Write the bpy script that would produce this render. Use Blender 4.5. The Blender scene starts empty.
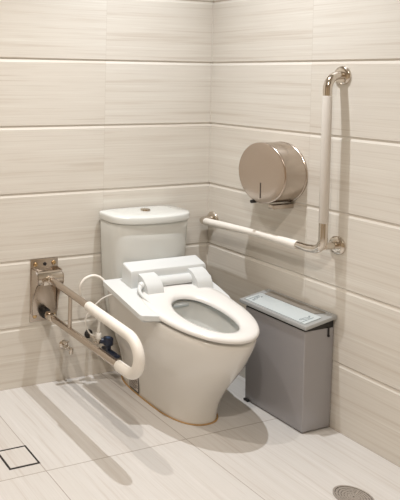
import bpy, bmesh, math, random
from mathutils import Vector, Matrix
PI = math.pi
scn = bpy.context.scene
COL = scn.collection
random.seed(4)

# ------------------------------------------------------------------ helpers
def lin(c):
    return tuple(((v/255)/12.92 if v/255 <= .04045 else ((v/255+.055)/1.055)**2.4) for v in c) + (1,)

def finish(bm, name, mat, parent=None, smooth=None):
    bmesh.ops.recalc_face_normals(bm, faces=bm.faces)
    me = bpy.data.meshes.new(name)
    bm.to_mesh(me); bm.free()
    for m in (mat if isinstance(mat, (list, tuple)) else [mat]):
        me.materials.append(m)
    if smooth is not None:
        for p in me.polygons: p.use_smooth = True
        me.set_sharp_from_angle(angle=math.radians(smooth))
    o = bpy.data.objects.new(name, me)
    COL.objects.link(o)
    if parent is not None:
        o.parent = parent
        o.location = -parent_world(parent)
    return o

def parent_world(p):
    v = Vector((0, 0, 0))
    while p is not None:
        v += p.location; p = p.parent
    return v

def thing(name, label, cat, loc, group=None):
    o = bpy.data.objects.new(name, None); COL.objects.link(o)
    o.empty_display_size = .05
    o.location = loc; o['label'] = label; o['category'] = cat
    if group: o['group'] = group
    return o

def tag(o, label, cat, group=None):
    o['label'] = label; o['category'] = cat
    if group: o['group'] = group
    return o

def loft(bm, rings, cap0=True, cap1=True, mi=0, closed=True):
    rr = [[bm.verts.new(p) for p in r] for r in rings]
    n = len(rr[0])
    for a, b in zip(rr, rr[1:]):
        for i in range(n if closed else n-1):
            j = (i+1) % n
            f = bm.faces.new((a[i], a[j], b[j], b[i])); f.material_index = mi
    if cap0: bm.faces.new(list(reversed(rr[0]))).material_index = mi
    if cap1: bm.faces.new(rr[-1]).material_index = mi
    return rr

def frames(path):
    pts = [Vector(p) for p in path]; out = []
    T = []
    for i in range(len(pts)):
        a = pts[max(i-1, 0)]; b = pts[min(i+1, len(pts)-1)]
        T.append((b-a).normalized())
    up = Vector((0, 0, 1)) if abs(T[0].z) < .9 else Vector((1, 0, 0))
    nrm = (up - T[0]*up.dot(T[0])).normalized()
    for i, t in enumerate(T):
        nrm = (nrm - t*nrm.dot(t)).normalized()
        out.append((pts[i], nrm.copy(), t.cross(nrm)))
    return out

def tube(bm, path, r, n=20, cap=True, mi=0, squash=1.0):
    rs = r if isinstance(r, (list, tuple)) else [r]*len(path)
    rings = []
    for (p, a, b), q in zip(frames(path), rs):
        rings.append([p + a*(q*math.cos(2*PI*k/n)) + b*(q*squash*math.sin(2*PI*k/n)) for k in range(n)])
    loft(bm, rings, cap, cap, mi)

def smoothpath(pts, per=8):
    P = [Vector(p) for p in pts]
    P = [P[0]*2-P[1]] + P + [P[-1]*2-P[-2]]
    out = []
    for i in range(1, len(P)-2):
        for k in range(per):
            t = k/per
            a, b, c, d = P[i-1], P[i], P[i+1], P[i+2]
            out.append(.5*((2*b)+(c-a)*t+(2*a-5*b+4*c-d)*t*t+(3*b-a-3*c+d)*t**3))
    out.append(P[-2].copy())
    return out

def arc(c, u, v, r, a0, a1, n=14):
    c, u, v = Vector(c), Vector(u), Vector(v)
    return [c + u*(r*math.cos(a0+(a1-a0)*k/n)) + v*(r*math.sin(a0+(a1-a0)*k/n)) for k in range(n+1)]

def box(bm, lo, hi, bev=0, seg=2, mi=0):
    r = bmesh.ops.create_cube(bm, size=1)
    for v in r['verts']:
        v.co = Vector([(lo[i]+hi[i])/2 + v.co[i]*(hi[i]-lo[i]) for i in range(3)])
    fs = {f for v in r['verts'] for f in v.link_faces}
    for f in fs: f.material_index = mi
    if bev:
        es = {e for v in r['verts'] for e in v.link_edges}
        bmesh.ops.bevel(bm, geom=list(es), offset=bev, segments=seg, profile=.5, affect='EDGES', clamp_overlap=True)

def cyl(bm, p0, p1, r, n=32, bev=0, mi=0, r1=None):
    p0, p1 = Vector(p0), Vector(p1); L = (p1-p0).length
    r1 = r if r1 is None else r1
    d = (p1-p0)/L
    if bev:
        path = [p0, p0+d*bev*.3, p0+d*bev, p1-d*bev, p1-d*bev*.3, p1]
        rs = [r-bev, r-bev*.3, r, r1, r1-bev*.3, r1-bev]
    else:
        path, rs = [p0, p1], [r, r1]
    # constant frame
    up = Vector((0, 0, 1)) if abs(d.z) < .9 else Vector((1, 0, 0))
    a = (up-d*up.dot(d)).normalized(); b = d.cross(a)
    loft(bm, [[p+a*(q*math.cos(2*PI*k/n))+b*(q*math.sin(2*PI*k/n)) for k in range(n)] for p, q in zip(path, rs)], True, True, mi)

def lathe(bm, c, axis, prof, n=40, mi=0, cap=(True, True)):
    c, d = Vector(c), Vector(axis).normalized()
    up = Vector((0, 0, 1)) if abs(d.z) < .9 else Vector((1, 0, 0))
    a = (up-d*up.dot(d)).normalized(); b = d.cross(a)
    loft(bm, [[c+d*h+a*(q*math.cos(2*PI*k/n))+b*(q*math.sin(2*PI*k/n)) for k in range(n)] for q, h in prof], cap[0], cap[1], mi)

def prism(bm, pts, lo, hi, axis=2, mi=0, bev=0, seg=2):
    """extrude a 2D outline along an axis"""
    def mk(p, h):
        if axis == 2: return (p[0], p[1], h)
        if axis == 0: return (h, p[0], p[1])
        return (p[0], h, p[1])
    a = [bm.verts.new(mk(p, lo)) for p in pts]; b = [bm.verts.new(mk(p, hi)) for p in pts]
    n = len(pts); fs = []
    for i in range(n):
        j = (i+1) % n; fs.append(bm.faces.new((a[i], a[j], b[j], b[i])))
    fs.append(bm.faces.new(list(reversed(a)))); fs.append(bm.faces.new(b))
    for f in fs: f.material_index = mi
    if bev:
        es = list({e for f in fs for e in f.edges})
        bmesh.ops.bevel(bm, geom=es, offset=bev, segments=seg, profile=.5, affect='EDGES', clamp_overlap=True)

def roundpoly(pts, r, n=6):
    """round the corners of a 2D polygon; r is one radius or a list"""
    out = []; N = len(pts)
    for i in range(N):
        ri = r[i] if isinstance(r, (list, tuple)) else r
        p = Vector(pts[i]); a = Vector(pts[i-1]); b = Vector(pts[(i+1) % N])
        if ri <= 0: out.append(tuple(p)); continue
        da = (a-p).normalized(); db = (b-p).normalized()
        s = p+da*ri; e = p+db*ri
        for k in range(n+1):
            t = k/n
            q = s*(1-t)**2 + p*2*t*(1-t) + e*t*t
            out.append(tuple(q))
    return out

# ------------------------------------------------------------------ materials
def newmat(name):
    m = bpy.data.materials.new(name); m.use_nodes = True
    nt = m.node_tree; b = nt.nodes['Principled BSDF']
    return m, nt, b

def plain(name, rgb, rough=.5, metal=0, coat=0, bump=0, bscale=60, var=.04, spec=None, sss=0, aniso=None):
    m, nt, b = newmat(name)
    N, L = nt.nodes, nt.links
    b.inputs['Roughness'].default_value = rough
    b.inputs['Metallic'].default_value = metal
    b.inputs['Coat Weight'].default_value = coat
    b.inputs['Coat Roughness'].default_value = .03
    if spec is not None: b.inputs['Specular IOR Level'].default_value = spec
    tc = N.new('ShaderNodeTexCoord'); mp = N.new('ShaderNodeMapping')
    L.new(tc.outputs['Object'], mp.inputs['Vector'])
    if aniso: mp.inputs['Scale'].default_value = aniso
    ns = N.new('ShaderNodeTexNoise'); ns.inputs['Scale'].default_value = bscale; ns.inputs['Detail'].default_value = 4
    L.new(mp.outputs[0], ns.inputs['Vector'])
    rp = N.new('ShaderNodeMixRGB'); c = lin(rgb)
    rp.inputs[1].default_value = tuple(v*(1-var) for v in c[:3])+(1,)
    rp.inputs[2].default_value = tuple(min(1, v*(1+var)) for v in c[:3])+(1,)
    L.new(ns.outputs['Fac'], rp.inputs[0]); L.new(rp.outputs[0], b.inputs['Base Color'])
    if bump:
        bp = N.new('ShaderNodeBump'); bp.inputs['Strength'].default_value = bump; bp.inputs['Distance'].default_value = .001
        L.new(ns.outputs['Fac'], bp.inputs['Height']); L.new(bp.outputs[0], b.inputs['Normal'])
    return m

def tile_mat(name, ua, va, su, sv, ou, ov, base, dark, light, rough, grain, joint=(150, 136, 118), vjoint=True, amt=1.0, jw=.0016):
    """veined porcelain tile: long streaks along ua, fine joints drawn where tiles meet"""
    m, nt, b = newmat(name); N, L = nt.nodes, nt.links
    g = N.new('ShaderNodeNewGeometry'); sp = N.new('ShaderNodeSeparateXYZ'); L.new(g.outputs['Position'], sp.inputs[0])
    def M(op, a, c=None, d=None):
        n = N.new('ShaderNodeMath'); n.operation = op
        for i, v in enumerate((a, c, d)):
            if v is None: continue
            if isinstance(v, (int, float)): n.inputs[i].default_value = v
            else: L.new(v, n.inputs[i])
        return n.outputs[0]
    U = M('DIVIDE', M('SUBTRACT', sp.outputs[ua], ou), su); V = M('DIVIDE', M('SUBTRACT', sp.outputs[va], ov), sv)
    iu = M('FLOOR', U); iv = M('FLOOR', V)
    fu = M('FRACT', U); fv = M('FRACT', V)
    idn = M('ADD', M('MULTIPLY', iu, 7.31), M('MULTIPLY', iv, 3.77))
    def noise(scx, scy, scale, det, rough_=.55, dist=0.):
        cb = N.new('ShaderNodeCombineXYZ')
        L.new(M('MULTIPLY', sp.outputs[ua], scx), cb.inputs[0]); L.new(M('MULTIPLY', sp.outputs[va], scy), cb.inputs[1]); L.new(idn, cb.inputs[2])
        n = N.new('ShaderNodeTexNoise'); n.inputs['Scale'].default_value = scale; n.inputs['Detail'].default_value = det
        n.inputs['Roughness'].default_value = rough_; n.inputs['Distortion'].default_value = dist
        L.new(cb.outputs[0], n.inputs['Vector']); return n.outputs['Fac']
    n1 = noise(grain[0], grain[1], 1.0, 5, .6, .25)
    n2 = noise(grain[0]*2.2, grain[1]*4.5, 1.0, 3, .5, .1)
    n3 = noise(1.1, 2.2, 1.0, 2)
    def ramp(fac, stops):
        r = N.new('ShaderNodeValToRGB'); e = r.color_ramp.elements
        e[0].position, e[0].color = stops[0][0], stops[0][1]; e[1].position, e[1].color = stops[-1][0], stops[-1][1]
        for p, c in stops[1:-1]: q = e.new(p); q.color = c
        L.new(fac, r.inputs[0]); return r.outputs[0]
    c1 = ramp(n1, [(.32, lin(dark)), (.46, lin(base)), (.56, lin(base)), (.7, lin(light))])
    mx = N.new('ShaderNodeMixRGB'); mx.blend_type = 'MULTIPLY'; mx.inputs[0].default_value = amt
    L.new(c1, mx.inputs[1]); L.new(ramp(n2, [(.3, (.93, .92, .91, 1)), (.5, (1, 1, 1, 1)), (.7, (1, 1, 1, 1))]), mx.inputs[2])
    m2 = N.new('ShaderNodeMixRGB'); m2.blend_type = 'MULTIPLY'; m2.inputs[0].default_value = .6
    L.new(mx.outputs[0], m2.inputs[1]); L.new(ramp(n3, [(.35, (.96, .945, .93, 1)), (.62, (1, 1, 1, 1))]), m2.inputs[2])
    out = m2.outputs[0]
    # joints
    eu = M('MULTIPLY', M('MINIMUM', fu, M('SUBTRACT', 1., fu)), su)
    ev = M('MULTIPLY', M('MINIMUM', fv, M('SUBTRACT', 1., fv)), sv)
    e = M('MINIMUM', eu, ev) if vjoint == 'both' else eu
    jm = M('LESS_THAN', e, jw)
    m3 = N.new('ShaderNodeMixRGB'); L.new(M('MULTIPLY', jm, .7 if vjoint == 'both' else .14), m3.inputs[0]); L.new(out, m3.inputs[1]); m3.inputs[2].default_value = lin(joint)
    L.new(m3.outputs[0], b.inputs['Base Color'])
    b.inputs['Roughness'].default_value = rough
    b.inputs['Specular IOR Level'].default_value = .35
    bp = N.new('ShaderNodeBump'); bp.inputs['Strength'].default_value = .25; bp.inputs['Distance'].default_value = .0008
    L.new(n2, bp.inputs['Height']); L.new(bp.outputs[0], b.inputs['Normal'])
    return m

WB, WD, WL = (216, 211, 202), (204, 196, 185), (224, 221, 213)
M_wall_back = tile_mat('wall_tile_back', 0, 2, .61, .30, -.615, .27, WB, WD, WL, .42, (1.1, 52))
M_wall_right = tile_mat('wall_tile_right', 1, 2, .60, .30, -.585, .27, WB, WD, WL, .42, (1.1, 52))
M_floor = tile_mat('floor_tile', 1, 0, .60, .608, -.60, -.61, (206, 203, 199), (196, 190, 184), (212, 209, 206), .38, (2.0, 60), joint=(128, 112, 100), vjoint='both', jw=.0015, amt=.8)
M_paint = plain('cream_wall_paint', (208, 194, 174), .8, var=.02, bscale=5)
M_ceil = plain('white_ceiling_paint', (232, 228, 220), .85, var=.02, bscale=5)
M_ceramic = plain('glazed_ceramic', (222, 219, 213), .12, coat=.6, var=.012, bscale=3)
M_tank = plain('glazed_tank_ceramic', (214, 216, 213), .14, coat=.5, var=.012, bscale=3)
M_plastic = plain('white_gloss_plastic', (214, 217, 217), .28, var=.01, bscale=5)
M_seat = plain('white_seat_plastic', (226, 224, 221), .25, coat=.2, var=.01, bscale=5)
M_grip = plain('white_nylon_grip', (232, 228, 221), .42, var=.02, bscale=30, bump=.1)
M_grip2 = plain('ribbed_white_nylon_grip', (207, 201, 193), .45, var=.03, bscale=20, bump=.15)
M_chrome = plain('polished_steel', (212, 204, 194), .10, metal=1, var=.03, bscale=25)
M_steel = plain('brushed_steel', (193, 182, 171), .24, metal=1, var=.05, bscale=30, bump=.25, aniso=(1, 1, 30))
M_face = plain('brushed_steel_cover', (192, 179, 168), .2, metal=1, var=.05, bscale=30, bump=.15, aniso=(1, 2, 20))
M_black = plain('black_rubber', (26, 24, 24), .5, var=.1)
M_slot = plain('dark_slot', (70, 58, 50), .5, var=.1)
M_navy = plain('dark_blue_plastic', (28, 36, 56), .35, var=.1)
M_navytop = plain('blue_cap', (70, 92, 128), .4, var=.05)
M_bin = plain('grey_bin_plastic', (160, 158, 160), .24, metal=.2, var=.03, bscale=4)
M_binlid = plain('pale_grey_lid_plastic', (190, 198, 200), .3, var=.03, bscale=8)
M_bintrim = plain('grey_lid_rim', (170, 172, 172), .35, metal=.3, var=.03, bscale=8)
M_bindark = plain('smoke_grey_strip', (128, 122, 114), .3, var=.05, bscale=8)
M_mark = plain('grey_emblem', (120, 130, 134), .4, var=.04)
M_hose = plain('white_vinyl_hose', (230, 226, 218), .35, var=.02)
M_seal = plain('yellowed_silicone', (176, 140, 92), .6, var=.12, bscale=40)
M_grate = plain('steel_grate', (168, 160, 152), .45, metal=.4, var=.08, bscale=60)
M_dark = plain('dark_drain', (34, 30, 28), .7, var=.1)
M_cup = plain('grey_drain_cup', (84, 78, 74), .7, var=.1)
M_label = plain('paper_sticker', (196, 188, 182), .6, var=.06, bscale=80)
M_screw = plain('brass_tinted_screw', (206, 176, 132), .25, metal=1, var=.05)
def water_mat():
    m, nt, b = newmat('bowl_water')
    b.inputs['Base Color'].default_value = lin((158, 192, 206)); b.inputs['Roughness'].default_value = .03
    b.inputs['Transmission Weight'].default_value = .35; b.inputs['IOR'].default_value = 1.33
    ns = nt.nodes.new('ShaderNodeTexNoise'); ns.inputs['Scale'].default_value = 12
    bp = nt.nodes.new('ShaderNodeBump'); bp.inputs['Strength'].default_value = .1
    nt.links.new(ns.outputs['Fac'], bp.inputs['Height']); nt.links.new(bp.outputs[0], b.inputs['Normal'])
    return m
M_water = water_mat()
def emit_mat():
    m, nt, b = newmat('lamp_diffuser'); b.inputs['Emission Color'].default_value = (1, .93, .82, 1); b.inputs['Emission Strength'].default_value = 6
    return m
M_lamp = emit_mat()

# ------------------------------------------------------------------ the room
XL, YF, HC = -3.3, -3.7, 2.7
def structure(o): o['kind'] = 'structure'; return o
TH = .12
def wall_profile():
    pr = [(0, 0)]; j = .27
    while j < HC-.02:
        pr += [(0, j-.0125), (.0012, j-.0105), (.0042, j-.0015), (.0044, j+.0008), (.0010, j+.0052), (0, j+.0062)]; j += .30
    pr.append((0, HC)); return pr
pf = wall_profile()
bm = bmesh.new()                                   # back wall: y grows into the wall
ring = lambda x: [(x, d, z) for d, z in pf] + [(x, TH, HC), (x, TH, 0)]
loft(bm, [ring(XL), ring(TH)]); structure(finish(bm, 'wall_back', M_wall_back))
bm = bmesh.new()
ring = lambda y: [(d, y, z) for d, z in pf] + [(TH, y, HC), (TH, y, 0)]
loft(bm, [ring(YF), ring(-.0)]); structure(finish(bm, 'wall_right', M_wall_right))
bm = bmesh.new(); box(bm, (XL-TH, YF, 0), (XL, TH, HC)); structure(finish(bm, 'wall_left', M_paint))
bm = bmesh.new(); box(bm, (XL-TH, YF-TH, 0), (TH, YF, HC)); structure(finish(bm, 'wall_front', M_paint))
bm = bmesh.new(); box(bm, (XL-TH, YF-TH, -.1), (TH, TH, 0)); structure(finish(bm, 'floor', M_floor))
bm = bmesh.new(); box(bm, (XL-TH, YF-TH, HC), (TH, TH, HC+.1)); structure(finish(bm, 'ceiling', M_ceil))

# ------------------------------------------------------------------ the toilet
XC = -.455
def sg(v): return 1 if v >= 0 else -1
def plan(w, yb, ym, yf, pf_=2., pb=4., n=72, xc=XC, z=0, zf=None, px=None):
    out = []
    for k in range(n):
        t = 2*PI*k/n; c, s = math.cos(t), math.sin(t)
        p = pf_ if s < 0 else pb
        x = w*sg(c)*abs(c)**(2/p)
        y = ym + ((ym-yf)*-1 if s < 0 else (yb-ym))*abs(s)**(2/p)
        out.append((xc+x, y, z if zf is None else zf(x, y)))
    return out
SL = .12
def rise(y): return .12*(y+.46) if y < -.46 else .20*(min(y, -.17)+.46) - .3*max(0, y+.17)
def pz(y): return .451 + rise(y)           # top plane of the seat and bidet base
toilet = thing('toilet', 'white ceramic toilet with cistern and open bidet seat standing in the corner', 'toilet', (XC, -.25, 0))

bm = bmesh.new()
Rm = lambda d: (lambda x, y: pz(y)-d)
outer = [
 plan(.116, -.03, -.36, -.540, 2.3, 3.2, z=0),
 plan(.117, -.03, -.36, -.542, 2.3, 3.2, z=.03),
 plan(.125, -.03, -.36, -.560, 2.3, 3.2, z=.09),
 plan(.143, -.03, -.37, -.592, 2.25, 3.4, z=.15),
 plan(.165, -.025, -.38, -.632, 2.2, 3.8, z=.21),
 plan(.183, -.02, -.39, -.672, 2.15, 4.2, z=.27),
 plan(.193, -.02, -.40, -.697, 2.1, 4.5, z=.32),
 plan(.202, -.02, -.41, -.709, 2.1, 4.5, zf=lambda x, y: .362+.4*rise(y)),
 plan(.205, -.02, -.42, -.715, 2.05, 4.5, zf=lambda x, y: .392+.75*rise(y)),
 plan(.206, -.02, -.42, -.717, 2.05, 4.5, zf=Rm(.036)),
 plan(.201, -.024, -.42, -.712, 2.05, 4.5, zf=Rm(.031)),
 plan(.192, -.034, -.42, -.700, 2.05, 4.5, zf=Rm(.029)),
 plan(.150, -.33, -.50, -.690, 2.0, 2.2, zf=Rm(.027)),
 plan(.128, -.35, -.51, -.672, 2.0, 2.1, zf=Rm(.033)),
 plan(.124, -.352, -.51, -.668, 2.0, 2.1, zf=Rm(.055)),
 plan(.118, -.355, -.50, -.660, 2.0, 2.1, zf=Rm(.09)),
 plan(.098, -.36, -.49, -.625, 2.0, 2.0, zf=Rm(.14)),
 plan(.070, -.38, -.47, -.570, 2.0, 2.0, z=.25),
 plan(.045, -.40, -.46, -.520, 2.0, 2.0, z=.215),
 plan(.020, -.43, -.46, -.490, 2.0, 2.0, z=.205),
]
loft(bm, outer)
bowl = finish(bm, 'bowl', M_ceramic, toilet, 50)
bm = bmesh.new()
loft(bm, [plan(.094, -.362, -.488, -.616, z=.300, pb=2.), plan(.0965, -.3605, -.4885, -.620, z=.306, pb=2.)])
finish(bm, 'water', M_water, bowl, 40)
bm = bmesh.new()
base = plan(.121, -.03, -.36, -.543, 2.3, 3.2, z=.002)
base = [Vector(p) for p in base]; base.append(base[0].copy()); 
tube(bm, base[:], .0032, n=8, cap=False); finish(bm, 'sealant', M_seal, bowl, 60)['label'] = 'yellowed silicone line around the foot'
# inspection sticker on the left flank, near the back
SX = XC-.1245
bm = bmesh.new()
def side_x(y, z):   # flank x at height z (rough)
    return XC - (.1195 + (.0 if z < .03 else (z-.03)*.06)) - .002
def quad_on_side(bm, y0, y1, z0, z1, off, mi=0):
    def X(y, z):
        ys = max(0, (abs(y+.20))-.0)
        w = .118 + max(0, z-.03)*.05
        t = abs((y+.36)/.33)
        c = max(0, 1-t**3.2)**(1/3.2)
        return XC - w*c - off
    v = [bm.verts.new((X(y, z), y, z)) for y, z in ((y0, z0), (y1, z0), (y1, z1), (y0, z1))]
    w = [bm.verts.new((X(y, z)+.0012, y, z)) for y, z in ((y0, z0), (y1, z0), (y1, z1), (y0, z1))]
    fs = [bm.faces.new(v), bm.faces.new(list(reversed(w)))]
    for i in range(4):
        j = (i+1) % 4; fs.append(bm.faces.new((v[i], v[j], w[j], w[i])))
    for f in fs: f.material_index = mi
quad_on_side(bm, -.175, -.245, .012, .088, .0022)
st = finish(bm, 'sticker', M_label, toilet)
st['label'] = 'small framed paper sticker with dense print lines'
bm = bmesh.new()
for a in ((-.173, -.176, .010, .090), (-.244, -.247, .010, .090)): quad_on_side(bm, *a, .0036)
for z in (.010, .087): quad_on_side(bm, -.173, -.247, z, z+.003, .0036)
finish(bm, 'sticker_frame', M_black, st)
bm = bmesh.new()
for i in range(9): quad_on_side(bm, -.182, -.182-.055*(1 if i % 3 else .7), .020+i*.0073, .020+i*.0073+.0018, .0036)
finish(bm, 'printed_line', M_slot, st)
bm = bmesh.new(); lathe(bm, (-.553, -.135, .045), (-1, 0, 0), [(.009, 0), (.009, .004), (.006, .008), (.001, .009)], 20)
finish(bm, 'bolt_cap', M_steel, toilet, 40)

# cistern
def tankplan(w, d, z, dx=0, n=72):
    return plan(w*.905, -.012, -.105, -d, 2.5, 12, n=n, z=z, xc=XC+.012+dx)
bm = bmesh.new()
loft(bm, [tankplan(.165, .175, .28), tankplan(.182, .182, .33), tankplan(.192, .187, .38), tankplan(.208, .190, .46), tankplan(.216, .193, .56), tankplan(.222, .196, .66), tankplan(.226, .199, .738), tankplan(.222, .196, .742)])
finish(bm, 'tank', M_tank, toilet, 50)
bm = bmesh.new()
loft(bm, [tankplan(.226, .200, .7425), tankplan(.233, .208, .7445), tankplan(.234, .209, .750), tankplan(.234, .209, .768), tankplan(.232, .207, .773), tankplan(.226, .201, .7762), tankplan(.16, .16, .7785), tankplan(.05, .10, .779)])
lid = finish(bm, 'tank_lid', M_tank, toilet, 60)
bm = bmesh.new(); lathe(bm, (XC+.012, -.088, .779), (0, 0, 1), [(.023, -.002), (.023, .003), (.022, .006), (.0205, .0045), (.0205, .004)], 40)
fb = finish(bm, 'flush_button', M_chrome, lid, 40)
for s, nm in ((-1, 'button_half'), (1, 'button_half')):
    bm = bmesh.new()
    a0 = -PI/2 if s > 0 else PI/2
    pts = [(XC+.012+s*.0012+.0195*math.cos(a0+PI*k/16), -.088+.0195*math.sin(a0+PI*k/16)) for k in range(17)]
    prism(bm, pts, .782, .7868, bev=.0012); finish(bm, nm, M_chrome, lid, 40)

# bidet unit (mounted on the bowl)
def tilt(bm, verts_from=0):
    """shear upright geometry onto the sloping plane"""
    for v in bm.verts: v.co.z += rise(v.co.y)
Z0 = .451
bm = bmesh.new()
XP0, XP1 = -.712, -.212
pl = roundpoly([(XP0-.014, -.176), (XP1-.01, -.176), (XP1-.012, -.32), (XP1-.034, -.44), (-.31, -.40), (-.36, -.350), (-.54, -.350), (-.60, -.40), (-.605, -.50), (-.672, -.482), (XP0-.018, -.462)],
               [.010, .03, .03, .03, .02, .02, .02, .02, .02, .02, .016])
prism(bm, pl, Z0-.022, Z0-.002, bev=.004, seg=3); tilt(bm)
unit = finish(bm, 'bidet_base', M_plastic, toilet, 40); unit['label'] = 'white plastic base with a control ledge on the left'
# ledge skirt below the left of the base
bm = bmesh.new()
pl2 = roundpoly([(XP0+.004, -.19), (-.60, -.19), (-.60, -.45), (XP0+.004, -.45)], .012)
prism(bm, pl2, Z0-.040, Z0-.021, bev=.003); tilt(bm)
finish(bm, 'control_ledge', M_plastic, unit, 40)
# raised rear housing, its front sloping down
bm = bmesh.new()
def housing_ring(x, k):
    y0, y1 = -.198, -.272
    t = Z0+.082*k
    return [(x, y0, Z0-.004), (x, y0, t-.005), (x, y0-.004, t), (x, -.258, t-.0085), (x, -.2635, t-.0105), (x, -.2655, t-.015), (x, -.2660, t-.030), (x, -.268, Z0-.004)]
loft(bm, [housing_ring(-.640, .91), housing_ring(-.637, .965), housing_ring(-.630, .98), housing_ring(-.252, .98), housing_ring(-.245, .965), housing_ring(-.242, .91)])
tilt(bm); house = finish(bm, 'rear_housing', M_plastic, unit, 35)
bm = bmesh.new(); box(bm, (-.634, -.2735, Z0+.048), (-.248, -.2700, Z0+.051)); tilt(bm)
# hinge blocks and the bar between them
for x0, x1 in ((-.604, -.522), (-.342, -.262)):
    b2 = bmesh.new()
    prof = roundpoly([(-.250, Z0-.004), (-.250, Z0+.060), (-.296, Z0+.056), (-.330, Z0+.034), (-.340, Z0-.004)], [0, .003, .014, .016, 0])
    prism(b2, prof, x0, x1, axis=0, bev=.0075, seg=4); tilt(b2)
    finish(b2, 'hinge_block', M_plastic, unit, 40)
b2 = bmesh.new()
tube(b2, [(-.54, -.278, Z0+.022), (-.33, -.278, Z0+.022)], .020, n=24, squash=1.0); tilt(b2)
finish(b2, 'hinge_bar', M_plastic, unit, 40)
bm.free()
for x, d in ((-.604, -1), (-.262, 1)):
    b2 = bmesh.new(); lathe(b2, (x, -.298, Z0+.026), (d, 0, 0), [(.013, 0), (.013, .010), (.010, .016), (.004, .019)], 24); tilt(b2)
    finish(b2, 'pivot_cap', M_plastic, unit, 40)
b2 = bmesh.new()
tube(b2, smoothpath([(-.618, -.300, Z0+.022), (-.634, -.318, Z0+.016), (-.640, -.345, Z0+.009), (-.636, -.385, Z0+.003), (-.626, -.43, Z0-.002)], 6), [.010-.0068*k/24 for k in range(25)], n=14); tilt(b2)
finish(b2, 'hinge_arm', M_plastic, unit, 60)
b2 = bmesh.new()
tube(b2, smoothpath([(-.616, -.352, Z0+.001), (-.615, -.39, Z0+.002), (-.600, -.43, Z0+.002), (-.580, -.46, Z0+.001)], 6), [.0028]*19, n=8); tilt(b2)
b2.free()

# seat ring
def seat_outline(k, inset=0.):
    n = 96; t = 2*PI*k/n; c, s = math.cos(t), math.sin(t)
    if s < 0: w, p, ya, yb_ = .209, 2.05, -.43, -.730
    else: w, p, ya, yb_ = .209, 2.5, -.43, -.262
    x = (w-inset)*sg(c)*abs(c)**(2/p); y = ya + ((yb_+inset)-ya if s < 0 else (yb_-inset)-ya)*abs(s)**(2/p)
    return XC+x, y
def seat_inner(k, out=0.):
    n = 96; t = 2*PI*k/n; c, s = math.cos(t), math.sin(t)
    xi, ym = XC-.004, -.505
    x = (.104+out)*sg(c)*abs(c)**(2/2.1); y = ym + ((-.664-out)-ym if s < 0 else (-.366+out)-ym)*abs(s)**(2/2.1)
    return xi+x, y
bm = bmesh.new()
def sring(f, a, dz):
    out = []
    for k in range(96):
        x, y = f(k, a); out.append((x, y, Z0+dz))
    return out
def mid(a, dz):
    out = []
    for k in range(96):
        x0, y0 = seat_outline(k, 0); x1, y1 = seat_inner(k, 0)
        out.append((x0+(x1-x0)*a, y0+(y1-y0)*a, Z0+dz))
    return out
rs = [sring(seat_outline, .012, -.018), sring(seat_outline, .002, -.016), sring(seat_outline, 0, -.010), sring(seat_outline, .003, -.002), sring(seat_outline, .010, .0025),
      mid(.3, .0052), mid(.55, .0052), sring(seat_inner, .020, .003), sring(seat_inner, .008, -.001), sring(seat_inner, .0015, -.008), sring(seat_inner, .001, -.017), sring(seat_inner, .006, -.020)]
rs.append(rs[0])
loft(bm, rs[:-1], False, False)
bm.verts.ensure_lookup_table()
a = [bm.verts[i] for i in range(96)]; z = [bm.verts[11*96+i] for i in range(96)]
for i in range(96):
    j = (i+1) % 96; bm.faces.new((z[i], z[j], a[j], a[i]))
tilt(bm); seat = finish(bm, 'seat_ring', M_seat, toilet, 60)
# spray nozzle under the back of the seat opening
bm = bmesh.new(); box(bm, (-.49, -.364, Z0-.050), (-.41, -.345, Z0-.036), .004)
tilt(bm)
finish(bm, 'nozzle', M_plastic, unit, 40)

# ------------------------------------------------------------------ L-shaped grab bar on the right wall
XB = -.080; YV = -.732; ZB = .719; ZT = 1.413; RB = .0165
bar = thing('grab_bar', 'L-shaped steel wall grab bar with white grips, fixed beside the paper dispenser', 'grab bar', (0, -.4, .74))
bm = bmesh.new()
r = .055
path = [(-.004, YV, ZT)] + [(XB+r-.0, YV, ZT)] + arc((XB+r, YV, ZT-r), (0, 0, 1), (-1, 0, 0), r, 0, PI/2)[1:] + [(XB, YV, ZT-.2)]
# full vertical run, bottom elbow to the horizontal run
r2 = .05
hz = lambda y: ZB - .003 - .018*max(0, (y+.40)/.33)
path += [(XB, YV, ZB+r2+.01)] + arc((XB, YV+r2, ZB+r2), (0, -1, 0), (0, 0, -1), r2, 0, PI/2)[1:]
hs = [(XB, YV+r2+.02, hz(YV+r2+.02)), (XB, -.598, ZB), (XB, -.602+.012, ZB), (XB, -.4, hz(-.4)), (XB, -.085, hz(-.085)), (XB, -.073, hz(-.073)), (XB, -.065, hz(-.065))]
path += hs
c = Vector((XB+.03, -.065, hz(-.065)))
path += arc(c, (-1, 0, 0), (0, 1, 0), .03, 0, PI/2)[1:] + [(-.004, -.035, hz(-.065))]
tube(bm, path, [RB if (p[1] < -.60 or p[1] > -.075) else .0125 for p in path], n=24)
tube(bm, [(XB+.005, YV, .741), (-.004, YV, .739)], RB*.86, n=24)
rail = finish(bm, 'steel_rail', M_chrome, bar, 50)
bm = bmesh.new(); cyl(bm, (XB, YV, .832), (XB, YV, 1.333), .0175, 32, .0015)
finish(bm, 'vertical_grip', M_grip2, bar, 50)
bm = bmesh.new()
gy = [-.07, -.075, -.12, -.18, -.23, -.28, -.34, -.42, -.50, -.56, -.605, -.61]
gr = [.0155, .0178, .0178, .0176, .0170, .0158, .0150, .0150, .0160, .0178, .0185, .016]
tube(bm, [(XB, y, hz(y)) for y in gy], gr, n=24)
finish(bm, 'horizontal_grip', M_grip, bar, 60)
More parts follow.
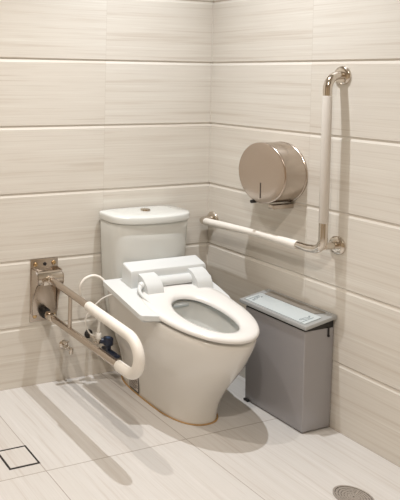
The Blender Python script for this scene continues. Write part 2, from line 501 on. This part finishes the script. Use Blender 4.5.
for (y, z_) in ((YV, ZT), (YV, .739), (-.035, hz(-.065))):
    bm = bmesh.new(); lathe(bm, (-.0002, y, z_), (-1, 0, 0), [(.037, 0), (.037, .004), (.034, .009), (.026, .012), (.020, .0125)], 40)
    finish(bm, 'wall_flange', M_chrome, bar, 40)

# ------------------------------------------------------------------ paper dispenser
DC = Vector((0, -.452, .992)); DR = .130
disp = thing('paper_dispenser', 'round brushed steel jumbo toilet paper dispenser mounted on the tiled right wall', 'paper dispenser', (0, DC.y, DC.z))
bm = bmesh.new(); lathe(bm, (-.0002, DC.y, DC.z), (-1, 0, 0), [(DR+.0015, 0), (DR+.002, .003), (DR+.002, .008), (DR, .010)], 72)
finish(bm, 'back_plate', M_steel, disp, 40)
bm = bmesh.new(); lathe(bm, (-.011, DC.y, DC.z), (-1, 0, 0), [(DR, 0), (DR, .098), (DR-.0005, .100)], 72)
finish(bm, 'drum', M_steel, disp, 40)
bm = bmesh.new(); lathe(bm, (-.111, DC.y, DC.z), (-1, 0, 0), [(DR-.0005, 0), (DR+.0012, .0015), (DR+.0012, .0080), (DR-.001, .0108), (DR-.004, .0118), (DR-.05, .0122), (.01, .0123)], 72)
cover = finish(bm, 'front_cover', M_face, disp, 60)
bm = bmesh.new(); box(bm, (-.1245, DC.y-.003, DC.z-.109), (-.1215, DC.y+.003, DC.z-.042), .001); finish(bm, 'level_slot', M_slot, cover)
bm = bmesh.new(); box(bm, (-.118, -.520, .846), (-.004, -.492, .864), .002)
finish(bm, 'tear_bar', M_steel, disp, 40)
bm = bmesh.new(); cyl(bm, (-.100, DC.y+.046, DC.z-.131), (-.128, DC.y+.046, DC.z-.131), .0075, 20, .002); finish(bm, 'lock', M_black, disp, 40)

# ------------------------------------------------------------------ fold-down support arm on the back wall
XA = -.925
arm = thing('support_arm', 'fold-down steel support arm with white curved grip, hinged on wall left of the toilet', 'support arm', (XA, 0, .43))
bx0, bx1, bz0, bz1 = -.990, -.852, .290, .574
bm = bmesh.new(); box(bm, (bx0, -.005, bz0), (bx1, -.0002, bz1), .0015); plate = finish(bm, 'wall_plate', M_steel, arm, 40)
for x, z_ in ((bx0+.024, bz1-.024), (bx1-.022, bz1-.022), (bx0+.024, bz0+.026), (bx1-.020, bz0+.030)):
    bm = bmesh.new(); lathe(bm, (x, -.005, z_), (0, -1, 0), [(.0105, 0), (.0105, .002), (.008, .0055), (.003, .0065)], 20); finish(bm, 'screw', M_screw, plate, 40)
bm = bmesh.new(); lathe(bm, ((bx0+bx1)/2+.002, -.005, bz1-.024), (0, -1, 0), [(.008, 0), (.008, .003), (.005, .004)], 20); finish(bm, 'plug_hole', M_black, plate, 40)
# hinge box: cheeks tapering down, rounded barrel at top
bm = bmesh.new()
prof = roundpoly([(-.004, .535), (-.045, .535), (-.068, .515), (-.068, .478), (-.055, .462), (-.022, .400), (-.012, .33), (-.004, .33)], [0, .012, .015, .012, .012, .02, 0, 0])
prism(bm, prof, bx0+.002, bx0+.008, axis=0, bev=.001); finish(bm, 'side_cheek', M_steel, arm, 40)
bm = bmesh.new(); prism(bm, prof, bx1-.008, bx1-.002, axis=0, bev=.001); finish(bm, 'side_cheek', M_steel, arm, 40)
bm = bmesh.new()
prof2 = roundpoly([(-.005, .466), (-.005, .5), (-.030, .528), (-.050, .531), (-.070, .512), (-.070, .482), (-.055, .468)], [0, 0, .01, .012, .014, .012, .008])
prism(bm, prof2, bx0+.009, bx1-.009, axis=0, bev=.002, seg=3); finish(bm, 'hinge_barrel', M_chrome, arm, 40)
bm = bmesh.new(); box(bm, (bx0+.010, -.012, .322), (bx1-.010, -.0055, .462), .002); finish(bm, 'front_plate', M_steel, arm, 40)
bm = bmesh.new(); box(bm, (XA-.040, -.0735, .474), (XA+.012, -.069, .500), .001); finish(bm, 'hinge_window', M_chrome, arm, 40)
# U-shaped rail
uz = lambda y: .503+.026*(y/.55)
ra = .0145
R_ = .073
yu = -.655
top = [(XA, y, uz(y)) for y in (-.055, -.2, -.4, -.58, yu)]
zc = (uz(yu)+.335)/2; rr_ = (uz(yu)-.335)/2
bend = arc((XA, yu, zc), (0, 0, 1), (0, -1, 0), rr_, 0, PI, 20)[1:]
bot = [(XA, y, .335) for y in (-.55, -.3, -.1)]
bm = bmesh.new(); tube(bm, top + bend + bot, ra, n=24); rail = finish(bm, 'steel_rail', M_steel, arm, 50)
bm = bmesh.new()
gp = [(XA, y, uz(y)) for y in (-.385, -.39, -.48, -.58, yu)] + bend + [(XA, y, .335) for y in (-.630, -.600, -.597)]
tube(bm, gp, [.018]+[.0205]*(len(gp)-2)+[.018], n=28); finish(bm, 'curved_grip', M_grip, arm, 55)
bm = bmesh.new(); cyl(bm, (XA, -.245, .345), (XA, -.245, uz(-.245)-.008), .0085, 20); finish(bm, 'brace', M_steel, arm, 40)
bm = bmesh.new(); cyl(bm, (XA, -.005, .335), (XA, -.040, .335), .024, 28, .003); cyl(bm, (XA, -.040, .335), (XA, -.052, .335), .021, 28, .002); finish(bm, 'rubber_buffer', M_black, arm, 40)
bm = bmesh.new(); cyl(bm, (XA, -.052, .335), (XA, -.108, .335), .0195, 28, .004); finish(bm, 'rail_socket', M_chrome, arm, 40)
bm = bmesh.new(); box(bm, (XA-.003, -.59, .3485), (XA+.003, -.47, .352), .001); finish(bm, 'rail_slot', M_slot, arm, 40)
bm = bmesh.new(); cyl(bm, (XA, -.066, uz(-.06)), (XA, -.092, uz(-.09)), .020, 28, .004); finish(bm, 'rail_collar', M_chrome, arm, 40)

# ------------------------------------------------------------------ stop valve with dark blue lever, hoses
VX, VY, VZ = -.662, -.115, .198
valve = thing('stop_valve', 'dark blue and chrome water stop valve behind the support arm rail', 'valve', (VX, 0, VZ))
bm = bmesh.new(); lathe(bm, (VX-.02, -.0002, VZ), (0, -1, 0), [(.021, 0), (.021, .003), (.016, .008), (.011, .010)], 28); finish(bm, 'wall_escutcheon', M_black, valve, 40)
bm = bmesh.new(); cyl(bm, (VX-.02, -.008, VZ), (VX-.02, -.075, VZ), .009, 20, .001); cyl(bm, (VX-.02, -.06, VZ), (VX-.02, -.095, VZ), .013, 6, .001)
cyl(bm, (VX-.045, -.085, VZ-.004), (VX-.014, -.085, VZ-.004), .009, 20, .002); finish(bm, 'valve_body', M_chrome, valve, 40)
bm = bmesh.new(); cyl(bm, (VX-.02, -.085, VZ+.008), (VX-.02, -.085, VZ+.036), .014, 16, .002); cyl(bm, (VX-.02, -.085, VZ+.036), (VX-.02, -.085, VZ+.050), .008, 16, .001); finish(bm, 'hose_nut', M_hose, valve, 40)
bm = bmesh.new(); cyl(bm, (VX-.012, -.088, VZ), (VX+.014, -.098, VZ), .013, 20, .002); cyl(bm, (VX+.022, -.10, VZ-.018), (VX+.022, -.10, VZ+.014), .024, 28, .004)
box(bm, (VX+.014, -.112, VZ-.048), (VX+.032, -.092, VZ-.012), .004)
box(bm, (VX+.014, -.175, VZ-.056), (VX+.040, -.055, VZ-.040), .006); finish(bm, 'lever', M_navy, valve, 40)
bm = bmesh.new(); lathe(bm, (VX+.022, -.10, VZ+.014), (0, 0, 1), [(.011, 0), (.011, .002), (.009, .003)], 24); finish(bm, 'blue_cap', M_navytop, valve, 40)

NX, NY, NZ = VX-.02, -.085, VZ+.044
bm = bmesh.new()
tube(bm, smoothpath([(NX, NY, NZ), (NX+.002, NY, NZ+.04), (NX-.012, NY-.01, NZ+.085), (NX-.060, NY-.03, NZ+.13), (NX-.112, NY-.04, NZ+.18),
     (NX-.130, NY-.05, NZ+.228), (NX-.112, NY-.055, NZ+.264), (NX-.075, NY-.060, NZ+.278), (NX-.045, NY-.07, NZ+.272), (NX-.024, NY-.085, NZ+.252)], 8), .0062, n=12)
tag(finish(bm, 'water_hose', M_hose, None, 60), 'thicker white water hose looping up from the valve to the bidet seat', 'hose')
bm = bmesh.new()
tube(bm, smoothpath([(NX-.014, NY+.004, NZ-.022), (NX-.045, NY, NZ-.005), (NX-.066, NY, NZ+.035), (NX-.068, NY-.005, NZ+.075), (NX-.050, NY-.02, NZ+.115),
     (NX-.010, NY-.035, NZ+.158), (NX+.025, NY-.05, NZ+.178), (NX+.050, NY-.06, NZ+.184)], 8), .0034, n=10)
tag(finish(bm, 'water_tube', M_hose, None, 60), 'thin white plastic tube curving from the valve to the toilet side', 'tube')

# small chrome tap stub on the back wall
TX, TZ = -.816, .168
tap = thing('wall_tap', 'small chrome tap on the back wall, below the support arm', 'tap', (TX, 0, TZ))
bm = bmesh.new(); lathe(bm, (TX, -.0002, TZ), (0, -1, 0), [(.020, 0), (.020, .003), (.015, .007), (.010, .009)], 28); finish(bm, 'escutcheon', M_chrome, tap, 40)
bm = bmesh.new(); cyl(bm, (TX, -.008, TZ), (TX, -.050, TZ), .009, 20, .001); cyl(bm, (TX-.012, -.036, TZ), (TX+.022, -.040, TZ-.016), .008, 18, .001); cyl(bm, (TX+.02, -.040, TZ-.034), (TX+.02, -.040, TZ-.006), .0095, 18, .002); finish(bm, 'tap_body', M_chrome, tap, 40)
bm = bmesh.new(); cyl(bm, (TX, -.034, TZ+.006), (TX, -.034, TZ+.022), .006, 14, .001); box(bm, (TX-.020, -.039, TZ+.019), (TX+.010, -.029, TZ+.026), .002); finish(bm, 'tap_handle', M_chrome, tap, 40)

# ------------------------------------------------------------------ waste bin
binx0, binx1, biny0, biny1, binh = -.160, -.006, -.732, -.424, .416
wb = thing('waste_bin', 'tall narrow grey sanitary waste bin standing against the wall beside the toilet', 'waste bin', ((binx0+binx1)/2, (biny0+biny1)/2, 0))
bm = bmesh.new()
def brect(e, z_, ey=None):
    ey = e if ey is None else ey
    p = roundpoly([(binx0+e, biny0+ey), (binx1-e*.3, biny0+ey), (binx1-e*.3, biny1-ey), (binx0+e, biny1-ey)], .004, 3)
    return [(x, y, z_) for x, y in p]
loft(bm, [brect(.0075, .004), brect(.005, .007), brect(.0045, .012), brect(0, binh-.010), brect(0, binh-.006)], True, False)
loft(bm, [brect(0, binh-.006), brect(.004, binh-.006), brect(.004, binh-.03)], False, True)
bmesh.ops.remove_doubles(bm, verts=bm.verts, dist=1e-5)
finish(bm, 'bin_body', M_bin, wb, 40)
bm = bmesh.new(); loft(bm, [brect(.014, 0), brect(.012, .006)]); box(bm, (binx0-.006, biny1-.03, .001), (binx0+.02, biny1-.006, .010), .002); finish(bm, 'foot_plate', M_black, wb, 40)
# lid, hinged up a touch at the wall side
def lidshape(bm):
    for v in bm.verts: v.co.z += (v.co.x-(binx0-.006))*.17
bm = bmesh.new()
lx0, lx1, ly0, ly1 = binx0-.008, -.0015, biny0-.010, biny1+.030
lz = binh+.001
def lrect(e, z_, r_=.005):
    return [(x, y, z_) for x, y in roundpoly([(lx0+e, ly0+e), (lx1-e, ly0+e), (lx1-e, ly1-e), (lx0+e, ly1-e)], r_, 4)]
loft(bm, [lrect(.004, lz), lrect(0, lz+.003), lrect(0, lz+.015), lrect(.001, lz+.0165), lrect(.012, lz+.0172, .004), lrect(.013, lz+.0150, .004)]); lidshape(bm)
frame = finish(bm, 'bin_lid', M_bintrim, wb, 40)
bm = bmesh.new()
p = roundpoly([(lx0+.016, ly0+.020), (lx1-.060, ly0+.020), (lx1-.060, ly1-.016), (lx0+.016, ly1-.016)], .006, 4)
prism(bm, p, lz+.0145, lz+.0185, bev=.001); lidshape(bm); flap = finish(bm, 'push_flap', M_binlid, frame, 40); flap['label'] = 'pale grey swing flap'
bm = bmesh.new()
p = roundpoly([(lx1-.056, ly0+.060), (lx1-.014, ly0+.040), (lx1-.014, ly1-.03), (lx1-.056, ly1-.03)], .004, 4)
prism(bm, p, lz+.0145, lz+.0178, bev=.0008); lidshape(bm); finish(bm, 'sensor_strip', M_bindark, frame, 40)['label'] = 'darker smoke grey strip along the wall side'
# small pressed emblems at both ends of the flap
def emblem(yc, s):
    bm = bmesh.new(); xm = lx0+.050
    for k, (dx, dy, w_) in enumerate(((0, 0, .010), (-.016, .004, .007), (.016, -.004, .007), (.028, .003, .004))):
        pts = [Vector((xm+dx+w_*math.cos(a)*1.0, yc+dy*s+w_*.55*math.sin(a), lz+.0188)) for a in [2*PI*q/16 for q in range(14)]]
        tube(bm, pts, .0011, n=6)
    tube(bm, [(xm-.034, yc-.014*s, lz+.0188), (xm+.030, yc-.014*s, lz+.0188)], .0011, n=6)
    lidshape(bm); finish(bm, 'pressed_emblem', M_mark, flap, 60)
emblem(ly0+.050, 1); emblem(ly1-.046, -1)
bm = bmesh.new(); loft(bm, [brect(.003, binh-.012), brect(.0015, binh-.006), brect(.0015, binh+.002)]); 
for v in bm.verts:
    if v.co.z > binh: v.co.z += (v.co.x-(binx0-.006))*.17
finish(bm, 'lid_gap_shade', M_black, wb, 40)  # black filler standing in for the shade in the gap under the lid
bm = bmesh.new(); box(bm, (-.040, biny0-.0035, binh-.040), (-.033, biny0+.001, binh-.004), .001); box(bm, (-.041, biny0-.005, binh-.040), (-.032, biny0+.001, binh-.032), .001); finish(bm, 'bag_clip', M_black, wb, 40)

# ------------------------------------------------------------------ floor drains
dx, dy, ds = -1.277, -.491, .0615
dr = thing('floor_drain', 'square floor drain with a tile insert in a thin black frame', 'drain', (dx, dy, 0))
def sq(s, z_): return [(dx-s, dy-s, z_), (dx+s, dy-s, z_), (dx+s, dy+s, z_), (dx-s, dy+s, z_)]
bm = bmesh.new(); loft(bm, [sq(ds, 0.0003), sq(ds, .0012), sq(ds-.0062, .0012), sq(ds-.0062, .0004)], False, True); finish(bm, 'drain_frame', M_dark, dr)
bm = bmesh.new(); loft(bm, [sq(ds-.0080, .0003), sq(ds-.0080, .0015), sq(ds-.0088, .0020)]); finish(bm, 'tile_insert', M_floor, dr)
gx, gy_, gr_ = -.318, -1.083, .062
rd = thing('floor_drain', 'round perforated metal floor drain grate near the right wall', 'drain', (gx, gy_, 0))
bm = bmesh.new(); lathe(bm, (gx, gy_, .0003), (0, 0, 1), [(gr_-.004, 0), (gr_-.004, .0006)], 48); finish(bm, 'drain_cup', M_cup, rd)
def ring_(bm, r0, r1, z0, z1, n=64):
    prof = [(r0, z0), (r1, z0), (r1, z1), (r0, z1)]
    rings = [[(gx+r_*math.cos(2*PI*k/n), gy_+r_*math.sin(2*PI*k/n), z_) for k in range(n)] for r_, z_ in prof]
    loft(bm, rings+[rings[0]], False, False)
    bmesh.ops.remove_doubles(bm, verts=bm.verts, dist=1e-6)
bm = bmesh.new(); ring_(bm, gr_-.006, gr_, .0004, .004); finish(bm, 'drain_rim', M_grate, rd, 40)
bm = bmesh.new()
for i in range(6): ring_(bm, .003+i*.0088, .0096+i*.0088, .0010, .0030)
for k in range(16):
    a = 2*PI*k/16; u = Vector((math.cos(a), math.sin(a), 0)); w = Vector((-u.y, u.x, 0))*.0016; c0 = Vector((gx, gy_, 0))
    lo_, hi_ = Vector((0, 0, .0011)), Vector((0, 0, .0029))
    q = [c0+u*.006-w, c0+u*(gr_-.005)-w, c0+u*(gr_-.005)+w, c0+u*.006+w]
    loft(bm, [[p+lo_ for p in q], [p+hi_ for p in q]])
finish(bm, 'grate', M_grate, rd)

# ------------------------------------------------------------------ light
def spot(name, loc, e, rad, col=(.97, 1, .985), ang=125, blend=1.0, tgt=None):
    l = bpy.data.lights.new(name, 'SPOT'); l.energy = e; l.shadow_soft_size = rad; l.color = col; l.spot_size = math.radians(ang); l.spot_blend = blend
    o = bpy.data.objects.new(name, l); o.location = loc; COL.objects.link(o); return o
def area(name, loc, e, sx, sy, col=(1, .90, .78)):
    l = bpy.data.lights.new(name, 'AREA'); l.shape = 'RECTANGLE'; l.size = sx; l.size_y = sy; l.energy = e; l.color = col
    o = bpy.data.objects.new(name, l); o.location = loc; COL.objects.link(o); return o
spot('downlight', (-.57, -.60, 2.66), 150, .013, (.94, .965, 1), 108, 1)
spot('downlight', (-1.50, -.60, 2.66), 82, .013, (1, .94, .88), 108, 1)
spot('downlight', (-1.85, -2.0, 2.66), 158, .013, (1, .915, .83), 150, 1)
area('soft_fill_light', (-1.8, -2.6, 2.66), 8, 1.4, 1.4, (1, .90, .76))  # soft fill added to lift the ambient light, not a known ceiling fixture
w = bpy.data.worlds.new('world'); scn.world = w; w.use_nodes = True
w.node_tree.nodes['Background'].inputs[0].default_value = (1, .96, .9, 1); w.node_tree.nodes['Background'].inputs[1].default_value = .3

# ------------------------------------------------------------------ camera
cx, cy, cz = -2.329, -2.6438, 1.4331-.0307
p_, y_, r_ = -.0341, .3652, .0118
f = Vector((math.sin(y_)*math.cos(p_), math.cos(y_)*math.cos(p_), math.sin(p_)))
rt = Vector((math.cos(y_), -math.sin(y_), 0)); up = rt.cross(f)
rt2 = rt*math.cos(r_)+up*math.sin(r_); up2 = up*math.cos(r_)-rt*math.sin(r_)
cam = bpy.data.cameras.new('camera'); co = bpy.data.objects.new('camera', cam); COL.objects.link(co)
co.matrix_world = Matrix(((rt2.x, up2.x, -f.x, cx), (rt2.y, up2.y, -f.y, cy), (rt2.z, up2.z, -f.z, cz), (0, 0, 0, 1)))
cam.sensor_fit = 'HORIZONTAL'; cam.sensor_width = 36; cam.lens = 664.24/400*36
cam.shift_x = 236.32/400; cam.shift_y = -153.68/400
cam.clip_start = .05
scn.camera = co
vs = scn.view_settings
vs.view_transform = 'Standard'; vs.look = 'None'; vs.gamma = 1; vs.use_curve_mapping = False; vs.exposure = -.24
